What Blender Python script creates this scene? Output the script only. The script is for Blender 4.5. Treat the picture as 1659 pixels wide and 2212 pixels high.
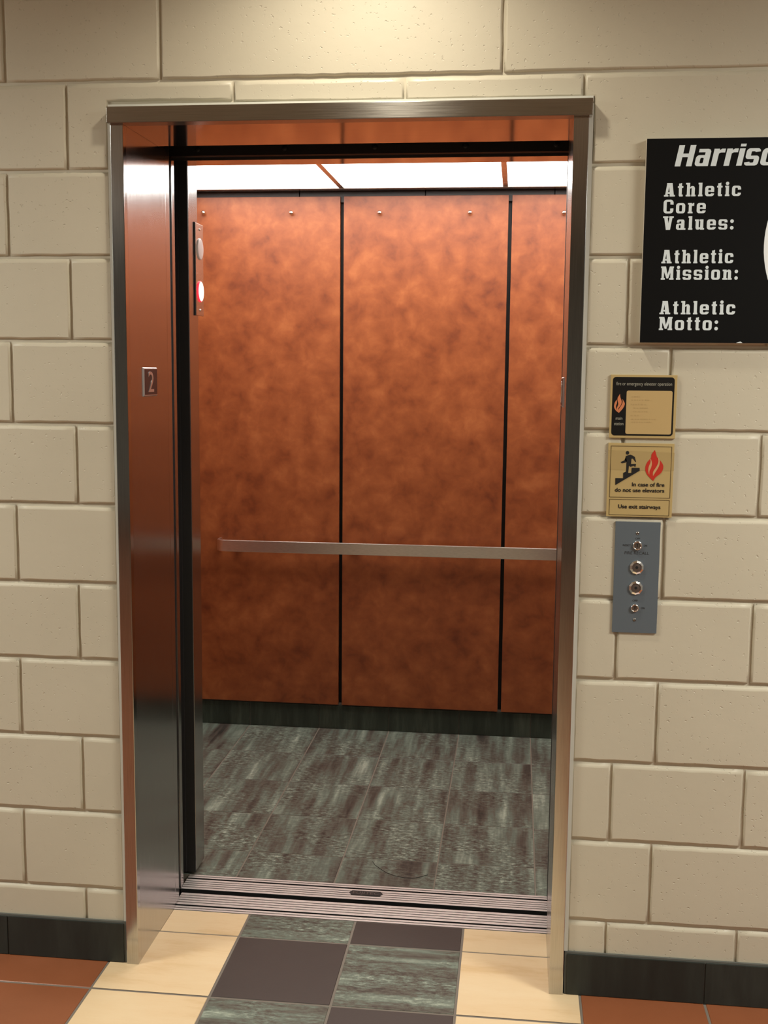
import bpy, bmesh, math, random
from mathutils import Vector, Matrix

for o in list(bpy.data.objects):
    bpy.data.objects.remove(o, do_unlink=True)
SC = bpy.context.scene
COL = SC.collection
PI = math.pi

# ------------------------------------------------------------------ camera
CAM = Vector((0.91821, -2.72208, 1.55492))
YAW, PIT, ROL, FPX = 0.116089, -0.124527, 0.0091356, 2444.56
fwd = Vector((-math.sin(YAW)*math.cos(PIT), math.cos(YAW)*math.cos(PIT), math.sin(PIT)))
r0 = Vector((math.cos(YAW), math.sin(YAW), 0)); u0 = r0.cross(fwd)
rgt = math.cos(ROL)*r0 + math.sin(ROL)*u0
upv = -math.sin(ROL)*r0 + math.cos(ROL)*u0
cd = bpy.data.cameras.new('camera'); cam = bpy.data.objects.new('camera', cd); COL.objects.link(cam)
cd.sensor_fit = 'VERTICAL'; cd.sensor_height = 24.0; cd.sensor_width = 18.0
cd.lens = FPX*24.0/2212.0; cd.clip_start = 0.02; cd.clip_end = 60
m = Matrix.Identity(4)
for i in range(3):
    m[i][0] = rgt[i]; m[i][1] = upv[i]; m[i][2] = -fwd[i]; m[i][3] = CAM[i]
cam.matrix_world = m
SC.camera = cam

# ------------------------------------------------------------------ light
SC.view_settings.view_transform = 'Standard'
SC.view_settings.look = 'None'
SC.view_settings.gamma = 1.0
SC.view_settings.use_curve_mapping = False
SC.view_settings.exposure = 0.0
wd = bpy.data.worlds.new('world'); SC.world = wd; wd.use_nodes = True
wd.node_tree.nodes['Background'].inputs[0].default_value = (1.0, 0.93, 0.80, 1)
wd.node_tree.nodes['Background'].inputs[1].default_value = 0.02

def area(name, loc, rot, sx, sy, power, color):
    l = bpy.data.lights.new(name, 'AREA'); l.shape = 'RECTANGLE'; l.size = sx; l.size_y = sy
    l.energy = power; l.color = color
    o = bpy.data.objects.new(name, l); COL.objects.link(o); o.location = loc; o.rotation_euler = rot
    return o
def spot(name, loc, target, power, color, angle, blend, radius):
    l = bpy.data.lights.new(name, 'SPOT'); l.energy = power; l.color = color
    l.spot_size = angle; l.spot_blend = blend; l.shadow_soft_size = radius
    o = bpy.data.objects.new(name, l); COL.objects.link(o); o.location = loc
    o.rotation_euler = (Vector(target)-Vector(loc)).to_track_quat('-Z', 'Y').to_euler()
    return o
WARM = (0.985, 0.965, 0.86)
HALL_Z = 2.78
area('hall_ceiling_lamp', (2.9, -1.3, HALL_Z-0.20), (0, 0, 0), 1.2, 0.6, 84, WARM)
area('hall_ceiling_lamp', (-2.1, -1.3, HALL_Z-0.20), (0, 0, 0), 1.2, 0.6, 80, WARM)
area('hall_ceiling_lamp', (-3.2, -5.0, HALL_Z-0.03), (0, 0, 0), 1.2, 0.6, 50, WARM)
area('hall_ceiling_lamp', (4.2, -5.0, HALL_Z-0.03), (0, 0, 0), 1.2, 0.6, 50, WARM)
spot('wall_washer_downlight', (0.56, -0.40, HALL_Z-0.04), (0.56, -0.20, 0.0), 42, (1.0, 0.91, 0.74), math.radians(140), 1.0, 0.05)
CAR_LIGHT = 6.6

# ------------------------------------------------------------------ materials
def newmat(name):
    mt = bpy.data.materials.new(name); mt.use_nodes = True
    nt = mt.node_tree; b = nt.nodes['Principled BSDF']
    return mt, nt, b
def plain(name, col, rough=0.5, metal=0.0, spec=0.5):
    mt, nt, b = newmat(name)
    b.inputs['Base Color'].default_value = (*col, 1); b.inputs['Roughness'].default_value = rough
    b.inputs['Metallic'].default_value = metal; b.inputs['Specular IOR Level'].default_value = spec
    return mt
def node(nt, typ, **kw):
    n = nt.nodes.new(typ)
    for k, v in kw.items():
        if k in n.inputs: n.inputs[k].default_value = v
        else: setattr(n, k, v)
    return n
def objcoord(nt, scale=(1, 1, 1)):
    tc = nt.nodes.new('ShaderNodeTexCoord'); mp = nt.nodes.new('ShaderNodeMapping')
    mp.inputs['Scale'].default_value = scale
    nt.links.new(tc.outputs['Object'], mp.inputs['Vector'])
    return mp.outputs['Vector']
def ramp(nt, fac, stops):
    r = nt.nodes.new('ShaderNodeValToRGB'); e = r.color_ramp.elements
    while len(e) < len(stops): e.new(0.5)
    for k, (p, c) in enumerate(stops):
        e[k].position = p; e[k].color = (*c, 1) if len(c) == 3 else c
    nt.links.new(fac, r.inputs['Fac'])
    return r.outputs['Color']
def mix(nt, fac, a, b, blend='MIX'):
    n = nt.nodes.new('ShaderNodeMix'); n.data_type = 'RGBA'; n.blend_type = blend
    for inp, v in ((n.inputs[0], fac), (n.inputs[6], a), (n.inputs[7], b)):
        if hasattr(v, 'is_output'): nt.links.new(v, inp)
        elif isinstance(v, (int, float)): inp.default_value = v
        else: inp.default_value = (*v, 1)
    return n.outputs[2]
def bump(nt, b, height, strength, dist):
    n = nt.nodes.new('ShaderNodeBump'); n.inputs['Strength'].default_value = strength
    n.inputs['Distance'].default_value = dist
    nt.links.new(height, n.inputs['Height']); nt.links.new(n.outputs['Normal'], b.inputs['Normal'])
    return n

def steel(name, col=(0.52, 0.50, 0.47), rough=0.2, aniso=0.0, axis=None, scale=(60, 60, 1.2)):
    mt, nt, b = newmat(name)
    b.inputs['Metallic'].default_value = 1.0
    v = objcoord(nt, scale)
    nz = node(nt, 'ShaderNodeTexNoise', Scale=9.0, Detail=3.0); nt.links.new(v, nz.inputs['Vector'])
    c = ramp(nt, nz.outputs['Fac'], [(0.3, tuple(x*0.90 for x in col)), (0.7, tuple(min(1, x*1.08) for x in col))])
    nt.links.new(c, b.inputs['Base Color'])
    rr = node(nt, 'ShaderNodeMapRange'); nt.links.new(nz.outputs['Fac'], rr.inputs['Value'])
    rr.inputs['To Min'].default_value = rough*0.85; rr.inputs['To Max'].default_value = rough*1.2
    nt.links.new(rr.outputs['Result'], b.inputs['Roughness'])
    if axis:
        b.inputs['Anisotropic'].default_value = aniso
        t = nt.nodes.new('ShaderNodeTangent'); t.direction_type = 'RADIAL'; t.axis = axis
        nt.links.new(t.outputs['Tangent'], b.inputs['Tangent'])
    return mt

M = {}
# painted concrete block with pits
mt, nt, b = newmat('painted_block'); M['block'] = mt
v = objcoord(nt)
n1 = node(nt, 'ShaderNodeTexNoise', Scale=3.0, Detail=4.0); nt.links.new(v, n1.inputs['Vector'])
c = ramp(nt, n1.outputs['Fac'], [(0.3, (0.535, 0.495, 0.392)), (0.7, (0.575, 0.533, 0.425))])
nt.links.new(c, b.inputs['Base Color']); b.inputs['Roughness'].default_value = 0.42
b.inputs['Specular IOR Level'].default_value = 0.35
n2 = node(nt, 'ShaderNodeTexNoise', Scale=105.0, Detail=2.0, Roughness=0.5); nt.links.new(v, n2.inputs['Vector'])
pits = ramp(nt, n2.outputs['Fac'], [(0.27, (0, 0, 0)), (0.35, (1, 1, 1))])
n3 = node(nt, 'ShaderNodeTexNoise', Scale=2.4, Detail=1.0); nt.links.new(v, n3.inputs['Vector'])
msk = ramp(nt, n3.outputs['Fac'], [(0.36, (0.15, 0.15, 0.15)), (0.60, (1, 1, 1))])
pm = mix(nt, msk, (1, 1, 1), pits)
n4 = node(nt, 'ShaderNodeTexNoise', Scale=38.0, Detail=4.0); nt.links.new(v, n4.inputs['Vector'])
hh = mix(nt, 0.22, pm, n4.outputs['Fac'])
bump(nt, b, hh, 0.6, 0.0026)
M['mortar'] = plain('painted_mortar', (0.575, 0.533, 0.425), 0.45)
M['caulk'] = plain('caulk', (0.60, 0.60, 0.54), 0.5)
M['hall_dark'] = plain('hall_dark_paint', (0.29, 0.29, 0.26), 0.7)
M['hall_ceiling'] = plain('hall_ceiling_paint', (0.62, 0.63, 0.55), 0.8)

# floor tiles
def tile_mat(name, stops, vec_scale, detail_scale, fleck=None, rough=0.32):
    mt, nt, b = newmat(name)
    geo = nt.nodes.new('ShaderNodeNewGeometry')
    v = objcoord(nt, vec_scale)
    off = nt.nodes.new('ShaderNodeVectorMath'); off.operation = 'MULTIPLY_ADD'
    nt.links.new(geo.outputs['Random Per Island'], off.inputs[0])
    off.inputs[1].default_value = (37.1, 91.7, 53.3)
    nt.links.new(v, off.inputs[2])
    n1 = node(nt, 'ShaderNodeTexNoise', Scale=1.0, Detail=6.0, Roughness=0.65)
    nt.links.new(off.outputs[0], n1.inputs['Vector'])
    c = ramp(nt, n1.outputs['Fac'], stops)
    if fleck:
        fs, fcol, flo, fhi = fleck
        v2 = objcoord(nt, fs)
        o2 = nt.nodes.new('ShaderNodeVectorMath'); o2.operation = 'MULTIPLY_ADD'
        nt.links.new(geo.outputs['Random Per Island'], o2.inputs[0]); o2.inputs[1].default_value = (11.3, 71.9, 23.7)
        nt.links.new(v2, o2.inputs[2])
        n2 = node(nt, 'ShaderNodeTexNoise', Scale=1.0, Detail=4.0, Roughness=0.7)
        nt.links.new(o2.outputs[0], n2.inputs['Vector'])
        f = ramp(nt, n2.outputs['Fac'], [(flo, (0, 0, 0)), (fhi, (1, 1, 1))])
        # flecks gather in patches
        n5 = node(nt, 'ShaderNodeTexNoise', Scale=0.55, Detail=2.0)
        nt.links.new(off.outputs[0], n5.inputs['Vector'])
        g = ramp(nt, n5.outputs['Fac'], [(0.42, (0, 0, 0)), (0.62, (1, 1, 1))])
        fm = mix(nt, 1.0, f, g, 'MULTIPLY')
        c = mix(nt, fm, c, fcol)
        d = ramp(nt, n2.outputs['Fac'], [(0.28, (1, 1, 1)), (0.40, (0, 0, 0))])
        dm = mix(nt, 0.55, (0, 0, 0), d)
        c = mix(nt, dm, c, (0.045, 0.04, 0.034))
    nt.links.new(c, b.inputs['Base Color'])
    b.inputs['Roughness'].default_value = rough
    n3 = node(nt, 'ShaderNodeTexNoise', Scale=120.0, Detail=2.0); nt.links.new(objcoord(nt), n3.inputs['Vector'])
    bump(nt, b, n3.outputs['Fac'], 0.12, 0.001)
    return mt
def slate_mat(name, streak_scale, grain, rough):
    mt, nt, b = newmat(name)
    geo = nt.nodes.new('ShaderNodeNewGeometry')
    def off(scale, k):
        o = nt.nodes.new('ShaderNodeVectorMath'); o.operation = 'MULTIPLY_ADD'
        nt.links.new(geo.outputs['Random Per Island'], o.inputs[0]); o.inputs[1].default_value = k
        nt.links.new(objcoord(nt, scale), o.inputs[2]); return o.outputs[0]
    st = node(nt, 'ShaderNodeTexNoise', Scale=1.0, Detail=5.0, Roughness=0.55); nt.links.new(off(streak_scale, (37.1, 91.7, 53.3)), st.inputs['Vector'])
    gr = node(nt, 'ShaderNodeTexNoise', Scale=1.0, Detail=5.0, Roughness=0.75); nt.links.new(off(grain, (11.3, 71.9, 23.7)), gr.inputs['Vector'])
    pa = node(nt, 'ShaderNodeTexNoise', Scale=5.0, Detail=2.0); nt.links.new(off((1, 1, 1), (19.3, 31.9, 43.7)), pa.inputs['Vector'])
    fm = node(nt, 'ShaderNodeMapRange'); nt.links.new(pa.outputs['Fac'], fm.inputs['Value'])
    fm.inputs['From Min'].default_value = 0.35; fm.inputs['From Max'].default_value = 0.65
    fm.inputs['To Min'].default_value = 0.10; fm.inputs['To Max'].default_value = 0.62
    def stretch(x, k):
        m_ = nt.nodes.new('ShaderNodeMath'); m_.operation = 'MULTIPLY_ADD'; nt.links.new(x, m_.inputs[0])
        m_.inputs[1].default_value = k; m_.inputs[2].default_value = 0.5-0.5*k; return m_.outputs[0]
    v = mix(nt, fm.outputs['Result'], stretch(st.outputs['Fac'], 1.35), stretch(gr.outputs['Fac'], 2.3))
    c = ramp(nt, v, [(0.24, (0.031, 0.028, 0.024)), (0.36, (0.072, 0.061, 0.050)), (0.45, (0.106, 0.103, 0.083)), (0.53, (0.124, 0.151, 0.122)), (0.63, (0.185, 0.220, 0.178)), (0.76, (0.37, 0.42, 0.34))])
    nt.links.new(c, b.inputs['Base Color']); b.inputs['Roughness'].default_value = rough
    b.inputs['Specular IOR Level'].default_value = 0.4
    bump(nt, b, gr.outputs['Fac'], 0.15, 0.001)
    return mt
M['slate_hall'] = slate_mat('slate_tile_hall', (2.2, 24.0, 1.0), (40, 110, 1), 0.36)
M['slate_car'] = slate_mat('slate_tile_car', (22.0, 2.0, 1.0), (48, 95, 1), 0.38)
M['slate_base'] = tile_mat('slate_tile_base', [(0.33, (0.011, 0.014, 0.012)), (0.52, (0.017, 0.022, 0.019)), (0.72, (0.030, 0.037, 0.032))],
                           (14.0, 1.0, 2.0), 1, None, 0.5)
M['slate_car_base'] = tile_mat('slate_tile_car_base', [(0.33, (0.018, 0.024, 0.016)), (0.52, (0.036, 0.047, 0.033)), (0.72, (0.080, 0.098, 0.070))],
                               (16.0, 1.0, 2.0), 1, None, 0.45)
M['cream'] = tile_mat('cream_tile', [(0.30, (0.64, 0.45, 0.25)), (0.45, (0.72, 0.545, 0.335)), (0.72, (0.755, 0.60, 0.39))],
                      (2.2, 9.0, 1.0), 1, None, 0.26)
M['brown'] = tile_mat('brown_tile', [(0.3, (0.044, 0.034, 0.031)), (0.7, (0.051, 0.040, 0.036))], (8, 8, 1), 1, None, 0.38)
M['terracotta'] = tile_mat('terracotta_tile', [(0.3, (0.235, 0.077, 0.031)), (0.7, (0.28, 0.094, 0.040))], (5, 5, 1), 1, None, 0.30)
M['grout'] = plain('grout', (0.17, 0.145, 0.12), 0.8)
M['grout_car'] = plain('car_grout', (0.19, 0.165, 0.13), 0.8)
M['grout_base'] = plain('base_grout', (0.10, 0.105, 0.095), 0.8)

# metals
M['steel_jamb'] = steel('brushed_steel_jamb', (0.53, 0.53, 0.535), 0.21, 0.75, 'Z', (70, 70, 1.2))
M['steel_face'] = steel('brushed_steel_face', (0.52, 0.52, 0.515), 0.15, 0.5, 'Z', (70, 70, 1.2))
M['steel_header'] = steel('brushed_steel_header', (0.52, 0.50, 0.46), 0.24, 0.8, 'X', (1.2, 70, 70))
M['steel_soffit'] = steel('brushed_steel_soffit', (0.56, 0.53, 0.50), 0.10, 0.0, None, (1.2, 70, 70))
M['steel'] = steel('brushed_steel', (0.60, 0.58, 0.55), 0.25, 0.0, None, (1.5, 60, 60))
M['steel_rail'] = steel('scuffed_steel', (0.92, 0.90, 0.87), 0.30, 0.0, None, (6, 40, 90))
M['chrome'] = plain('chrome', (0.86, 0.86, 0.86), 0.16, 1.0)
M['aluminium'] = plain('sill_aluminium', (0.80, 0.74, 0.71), 0.42, 0.7)
M['groove'] = plain('sill_groove', (0.03, 0.025, 0.022), 0.6)
M['dark_slot'] = plain('dark_slot', (0.006, 0.006, 0.006), 0.8)
M['black_paint'] = plain('black_paint', (0.012, 0.011, 0.010), 0.5)
M['black_grey'] = plain('dark_grey_paint_and_gap', (0.028, 0.026, 0.024), 0.45)  # transom paint, also the shade colour of the gap above the wall panels
M['bolt'] = plain('dark_bolt', (0.03, 0.03, 0.03), 0.4, 0.6)
M['rubber_and_gap'] = plain('black_rubber_and_gap', (0.010, 0.009, 0.009), 0.55)  # rubber trim, also the painted dark of the gaps between the doors
M['shaft'] = plain('shaft_black', (0.01, 0.01, 0.01), 0.9)

# copper-orange laminate
mt, nt, b = newmat('mottled_laminate'); M['laminate'] = mt
v = objcoord(nt)
n0 = node(nt, 'ShaderNodeTexNoise', Scale=9.0, Detail=2.0); nt.links.new(v, n0.inputs['Vector'])
warp = nt.nodes.new('ShaderNodeVectorMath'); warp.operation = 'MULTIPLY_ADD'
nt.links.new(n0.outputs['Color'], warp.inputs[0]); warp.inputs[1].default_value = (0.08, 0.08, 0.05); nt.links.new(v, warp.inputs[2])
n1 = node(nt, 'ShaderNodeTexNoise', Scale=15.0, Detail=6.0, Roughness=0.55); nt.links.new(warp.outputs[0], n1.inputs['Vector'])
n2 = node(nt, 'ShaderNodeTexNoise', Scale=3.5, Detail=2.0); nt.links.new(v, n2.inputs['Vector'])
mm = mix(nt, 0.3, n1.outputs['Fac'], n2.outputs['Fac'])
c = ramp(nt, mm, [(0.28, (0.135, 0.028, 0.0085)), (0.42, (0.225, 0.056, 0.0150)), (0.56, (0.30, 0.082, 0.023)), (0.72, (0.40, 0.125, 0.038))])
nt.links.new(c, b.inputs['Base Color']); b.inputs['Roughness'].default_value = 0.40
b.inputs['Specular IOR Level'].default_value = 0.5

# emitters
def emit(name, col, strength, base=(0.9, 0.9, 0.9)):
    mt, nt, b = newmat(name)
    b.inputs['Base Color'].default_value = (*base, 1)
    b.inputs['Emission Color'].default_value = (*col, 1); b.inputs['Emission Strength'].default_value = strength
    return mt
M['diffuser'] = emit('lit_diffuser', (1.0, 0.955, 0.90), CAR_LIGHT)
M['lens_white'] = plain('frosted_lens', (0.85, 0.80, 0.78), 0.3)
M['lens_lit'] = emit('lit_lens', (1.0, 0.62, 0.50), 1.3)
M['lens_red'] = emit('lit_lens_rim', (1.0, 0.03, 0.06), 1.1, (0.6, 0.02, 0.03))

# signs
M['gold'] = plain('gold_plastic', (0.47, 0.35, 0.155), 0.38)
M['gold_inner'] = plain('gold_face', (0.50, 0.355, 0.16), 0.42)
M['gold_taped'] = plain('taped_face', (0.42, 0.31, 0.14), 0.25)
M['gold_ghost'] = plain('faded_print', (0.46, 0.325, 0.145), 0.42)
M['sign_black'] = plain('sign_black', (0.007, 0.0065, 0.006), 0.35)
M['ink'] = plain('black_ink', (0.008, 0.008, 0.008), 0.5)
M['line_ink'] = plain('frame_line_ink', (0.07, 0.045, 0.015), 0.5)
M['grey_ink'] = plain('grey_lettering', (0.34, 0.33, 0.27), 0.5)
M['flame_orange'] = plain('flame_orange', (0.58, 0.20, 0.085), 0.45)
M['flame_red'] = plain('flame_red', (0.50, 0.028, 0.014), 0.45)
M['flame_cut'] = plain('flame_cut', (0.56, 0.33, 0.16), 0.45)
M['board'] = plain('board_black', (0.0035, 0.0035, 0.0035), 0.6, 0, 0.12)
M['board_edge'] = plain('board_edge', (0.50, 0.46, 0.39), 0.6)
M['vinyl'] = plain('white_vinyl', (0.68, 0.76, 0.80), 0.5)
M['vinyl_white'] = plain('white_emblem', (0.82, 0.87, 0.90), 0.5)
M['panel_grey'] = plain('grey_panel', (0.108, 0.132, 0.155), 0.42, 0.0, 0.5)
M['panel_ink'] = plain('panel_lettering', (0.025, 0.025, 0.027), 0.5)
M['key_face'] = plain('key_switch_face', (0.22, 0.20, 0.18), 0.3, 0.8)
M['button_face'] = plain('button_face', (0.115, 0.09, 0.08), 0.35, 0.3)
M['maroon'] = plain('maroon_face', (0.028, 0.010, 0.009), 0.4)
M['plate_silver'] = plain('plate_silver', (0.70, 0.68, 0.67), 0.3, 0.9)
M['peg'] = plain('peg_steel', (0.80, 0.76, 0.70), 0.25, 1.0)
M['hair'] = plain('hair', (0.012, 0.010, 0.008), 0.5)

# ------------------------------------------------------------------ builders
def link(name, me, parent=None, world=True):
    o = bpy.data.objects.new(name, me); COL.objects.link(o)
    if parent is not None:
        o.parent = parent
        if world:
            p = parent; off = Vector((0, 0, 0))
            while p is not None: off += p.location; p = p.parent
            o.location = -off
    return o
class MB:
    """collects shapes into ONE mesh; several materials allowed"""
    def __init__(s): s.v = []; s.f = []; s.mi = []; s.mats = []; s.sm = []
    def mat(s, m):
        if m not in s.mats: s.mats.append(m)
        return s.mats.index(m)
    def add(s, vs, fs, m, smooth=False):
        k = len(s.v); s.v += [tuple(x) for x in vs]; i = s.mat(m)
        for f in fs: s.f.append(tuple(a+k for a in f)); s.mi.append(i); s.sm.append(smooth)
    def box(s, x0, x1, y0, y1, z0, z1, m, bev=0.0):
        if bev > 0:
            bm = bmesh.new(); bmesh.ops.create_cube(bm, size=1)
            for q in bm.verts:
                q.co = Vector(((x0+x1)/2+q.co.x*(x1-x0), (y0+y1)/2+q.co.y*(y1-y0), (z0+z1)/2+q.co.z*(z1-z0)))
            bmesh.ops.bevel(bm, geom=bm.edges[:], offset=bev, segments=2, affect='EDGES', profile=0.7)
            bm.verts.index_update()
            s.add([q.co[:] for q in bm.verts], [[q.index for q in f.verts] for f in bm.faces], m); bm.free(); return
        s.add([(x0, y0, z0), (x1, y0, z0), (x1, y1, z0), (x0, y1, z0), (x0, y0, z1), (x1, y0, z1), (x1, y1, z1), (x0, y1, z1)],
              [(0, 3, 2, 1), (4, 5, 6, 7), (0, 1, 5, 4), (1, 2, 6, 5), (2, 3, 7, 6), (3, 0, 4, 7)], m)
    def prism(s, poly, y0, y1, m):
        """poly: (x,z) outline, extruded from y0 (front, towards the hall) back to y1"""
        a = sum(poly[i][0]*poly[(i+1) % len(poly)][1]-poly[(i+1) % len(poly)][0]*poly[i][1] for i in range(len(poly)))
        if a < 0: poly = poly[::-1]
        n = len(poly)
        s.add([(x, y0, z) for x, z in poly]+[(x, y1, z) for x, z in poly],
              [tuple(range(n)), tuple(range(2*n-1, n-1, -1))]+[(i, i+n, (i+1) % n+n, (i+1) % n) for i in range(n)], m)
    def lathe(s, prof, n, mtx, m, smooth=True, rot=0.0):
        """prof: (radius, height) along local Z, placed with mtx"""
        vs = []; fs = []
        for r, h in prof:
            for i in range(n):
                a = 2*PI*i/n+rot; vs.append(mtx @ Vector((r*math.cos(a), r*math.sin(a), h)))
        for j in range(len(prof)-1):
            for i in range(n):
                fs.append((j*n+i, j*n+(i+1) % n, (j+1)*n+(i+1) % n, (j+1)*n+i))
        s.add(vs, fs, m, smooth)
        k = len(prof)-1
        if prof[k][0] > 1e-6: s.add([vs[k*n+i] for i in range(n)], [tuple(range(n))], m)
        if prof[0][0] > 1e-6: s.add([vs[i] for i in range(n)], [tuple(range(n-1, -1, -1))], m)
    def tube(s, pts, r, m, n=8):
        pts = [Vector(p) for p in pts]; vs = []; fs = []
        for i, p in enumerate(pts):
            t = (pts[min(i+1, len(pts)-1)]-pts[max(i-1, 0)]).normalized()
            a = t.cross(Vector((0, 0, 1)));
            if a.length < 1e-4: a = t.cross(Vector((0, 1, 0)))
            a.normalize(); c = t.cross(a)
            for k in range(n):
                vs.append(p+a*(r*math.cos(2*PI*k/n))+c*(r*math.sin(2*PI*k/n)))
        for i in range(len(pts)-1):
            for k in range(n): fs.append((i*n+k, i*n+(k+1) % n, (i+1)*n+(k+1) % n, (i+1)*n+k))
        s.add(vs, fs, m, True)
    def build(s, name, parent=None, world=True):
        me = bpy.data.meshes.new(name); me.from_pydata(s.v, [], s.f)
        for mm in s.mats: me.materials.append(M[mm])
        me.polygons.foreach_set('material_index', s.mi)
        me.polygons.foreach_set('use_smooth', s.sm)
        bm = bmesh.new(); bm.from_mesh(me); bmesh.ops.recalc_face_normals(bm, faces=bm.faces[:]) if not getattr(s, 'keep', False) else None
        bm.to_mesh(me); bm.free(); me.update()
        return link(name, me, parent, world)
def tag(o, label=None, cat=None, group=None, kind=None):
    if label: o['label'] = label
    if cat: o['category'] = cat
    if group: o['group'] = group
    if kind: o['kind'] = kind
    return o
def thing(name, loc, label, cat, group=None):
    o = bpy.data.objects.new(name, None); COL.objects.link(o); o.location = loc
    o.empty_display_size = 0.05
    return tag(o, label, cat, group)
def struct(o):
    o['kind'] = 'structure'; return o
def dup(root, loc, label=None):
    r = root.copy(); COL.objects.link(r); r.location = loc
    if label: r['label'] = label
    for ch in list(root.children):
        c = ch.copy(); COL.objects.link(c); c.parent = r
        for g in list(ch.children):
            d = g.copy(); COL.objects.link(d); d.parent = c
    return r
FRONT = Matrix(((1, 0, 0, 0), (0, 0, -1, 0), (0, 1, 0, 0), (0, 0, 0, 1)))   # local z -> -y (towards the hall), local y -> z
def at_front(x, y, z): return Matrix.Translation((x, y, z)) @ FRONT
RIGHT = Matrix(((0, 0, 1, 0), (1, 0, 0, 0), (0, 1, 0, 0), (0, 0, 0, 1)))    # local z -> +x, local x -> y, local y -> z
def at_right(x, y, z): return Matrix.Translation((x, y, z)) @ RIGHT

# text from the built-in font, as mesh data
def font_mesh(body, bold=0.0, extrude=0.0):
    cu = bpy.data.curves.new('lettering', 'FONT'); cu.body = body; cu.size = 1.0; cu.offset = bold; cu.extrude = extrude
    cu.resolution_u = 4
    o = bpy.data.objects.new('lettering', cu); COL.objects.link(o)
    dg = bpy.context.evaluated_depsgraph_get(); dg.update()
    me = bpy.data.meshes.new_from_object(o.evaluated_get(dg))
    vs = [v.co.copy() for v in me.vertices]; fs = [tuple(p.vertices) for p in me.polygons]
    bpy.data.objects.remove(o, do_unlink=True); bpy.data.curves.remove(cu); bpy.data.meshes.remove(me)
    return vs, fs
_h, _ = font_mesh('H'); CAPH = max(v.y for v in _h)-min(v.y for v in _h)
def put_text(mb, body, x0, x1, zbase, cap, y, m, bold=0.0):
    vs, fs = font_mesh(body, bold)
    a = min(v.x for v in vs); w = max(v.x for v in vs)-a
    sx = (x1-x0)/w; sz = cap/CAPH
    mb.add([(x0+(v.x-a)*sx, y, zbase+v.y*sz) for v in vs], fs, m)

def rrect(x0, z0, x1, z1, r, n=6):
    pts = []
    for cx, cz, a0 in ((x1-r, z0+r, -PI/2), (x1-r, z1-r, 0), (x0+r, z1-r, PI/2), (x0+r, z0+r, PI)):
        for i in range(n+1):
            a = a0+PI/2*i/n; pts.append((cx+r*math.cos(a), cz+r*math.sin(a)))
    return pts

# ------------------------------------------------------------------ setting: block wall
random.seed(4)
JL = [2.2366, 2.0297, 1.8246, 1.6215, 1.4150, 1.2130, 1.0120, 0.8130, 0.6092, 0.4070, 0.1985]
JR = [2.2366, 2.0306, 1.8222, 1.6170, 1.4184, 1.2184, 1.0165, 0.8152, 0.6068, 0.4054, 0.1958]
G = 0.0012                      # half width of a joint
def offset_poly(poly, d):
    n = len(poly); out = []
    for i in range(n):
        p0 = Vector(poly[i-1]); p1 = Vector(poly[i]); p2 = Vector(poly[(i+1) % n])
        e1 = (p1-p0).normalized(); e2 = (p2-p1).normalized()
        n1 = Vector((-e1.y, e1.x)); n2 = Vector((-e2.y, e2.x))
        k = n1+n2; L = k.length
        if L < 1e-6: out.append(p1+n1*d); continue
        k /= L; out.append(p1+k*(d/max(0.3, k.dot(n1))))
    return [tuple(p) for p in out]
def densify(poly, step, jit):
    out = []
    n = len(poly)
    for i in range(n):
        a = Vector(poly[i]); b_ = Vector(poly[(i+1) % n]); L = (b_-a).length; k = max(1, int(L/step))
        for j in range(k):
            p = a.lerp(b_, j/k)
            if j: p = p+Vector((random.uniform(-jit, jit), random.uniform(-jit, jit)))
            out.append((p.x, p.y))
    return out
def add_block(mb, poly):
    base = densify(poly, 0.03, 0.0009)
    rings = [(0.0, 0.0095), (0.0012, 0.0078), (0.0026, 0.0038), (0.0038, 0.0012), (0.0066, 0.0)]
    n = len(base); vs = []; fs = []; top = max(z for x, z in poly)
    for d, y in rings:
        q = offset_poly(base, d); vs += [(x, y, z-(1.1*d if bz > top-0.006 else 0.0)) for (x, z), (bx, bz) in zip(q, base)]
    for k in range(len(rings)-1):
        for i in range(n):
            fs.append((k*n+i, k*n+(i+1) % n, (k+1)*n+(i+1) % n, (k+1)*n+i))
    mb.add(vs, fs, 'block', True)
    mb.add([vs[(len(rings)-1)*n+i] for i in range(n)], [tuple(range(n))], 'block', True)
def rect(x0, z0, x1, z1): return [(x0+G, z0+G), (x1-G, z0+G), (x1-G, z1-G), (x0+G, z1-G)]
FL, FR = -0.0760, 1.0745        # edges of the masonry opening
ZTOP = 2.178
wall = MB(); wall.keep = True
XL, XR = -4.0, 5.0
def row(xs, z0, z1):
    for a, b_ in zip(xs[:-1], xs[1:]): add_block(wall, rect(a, z0, b_, z1))
def leftx(first): return sorted([first-0.4064*k for k in range(1, 10) if first-0.4064*k > XL]+[XL, first, FL+0.004])
def rightx(firsts): return sorted([FR-0.004]+firsts+[firsts[-1]+0.318*k for k in range(1, 12) if firsts[-1]+0.318*k < XR-.1]+[XR])
lj = [None, -0.182, -0.338, -0.182, -0.341, -0.177, -0.340, -0.181, -0.343, -0.181, -0.346, -0.181]
for k in range(1, 11):
    z1 = JL[k]; z0 = JL[k+1] if k < 10 else 0.0
    row(leftx(lj[k+1]), z0, z1)
for k in range(1, 11):
    z1 = JR[k]; z0 = JR[k+1] if k < 10 else 0.0
    row(rightx([1.168, 1.485] if k % 2 == 0 else [1.271]), z0, z1)
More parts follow.
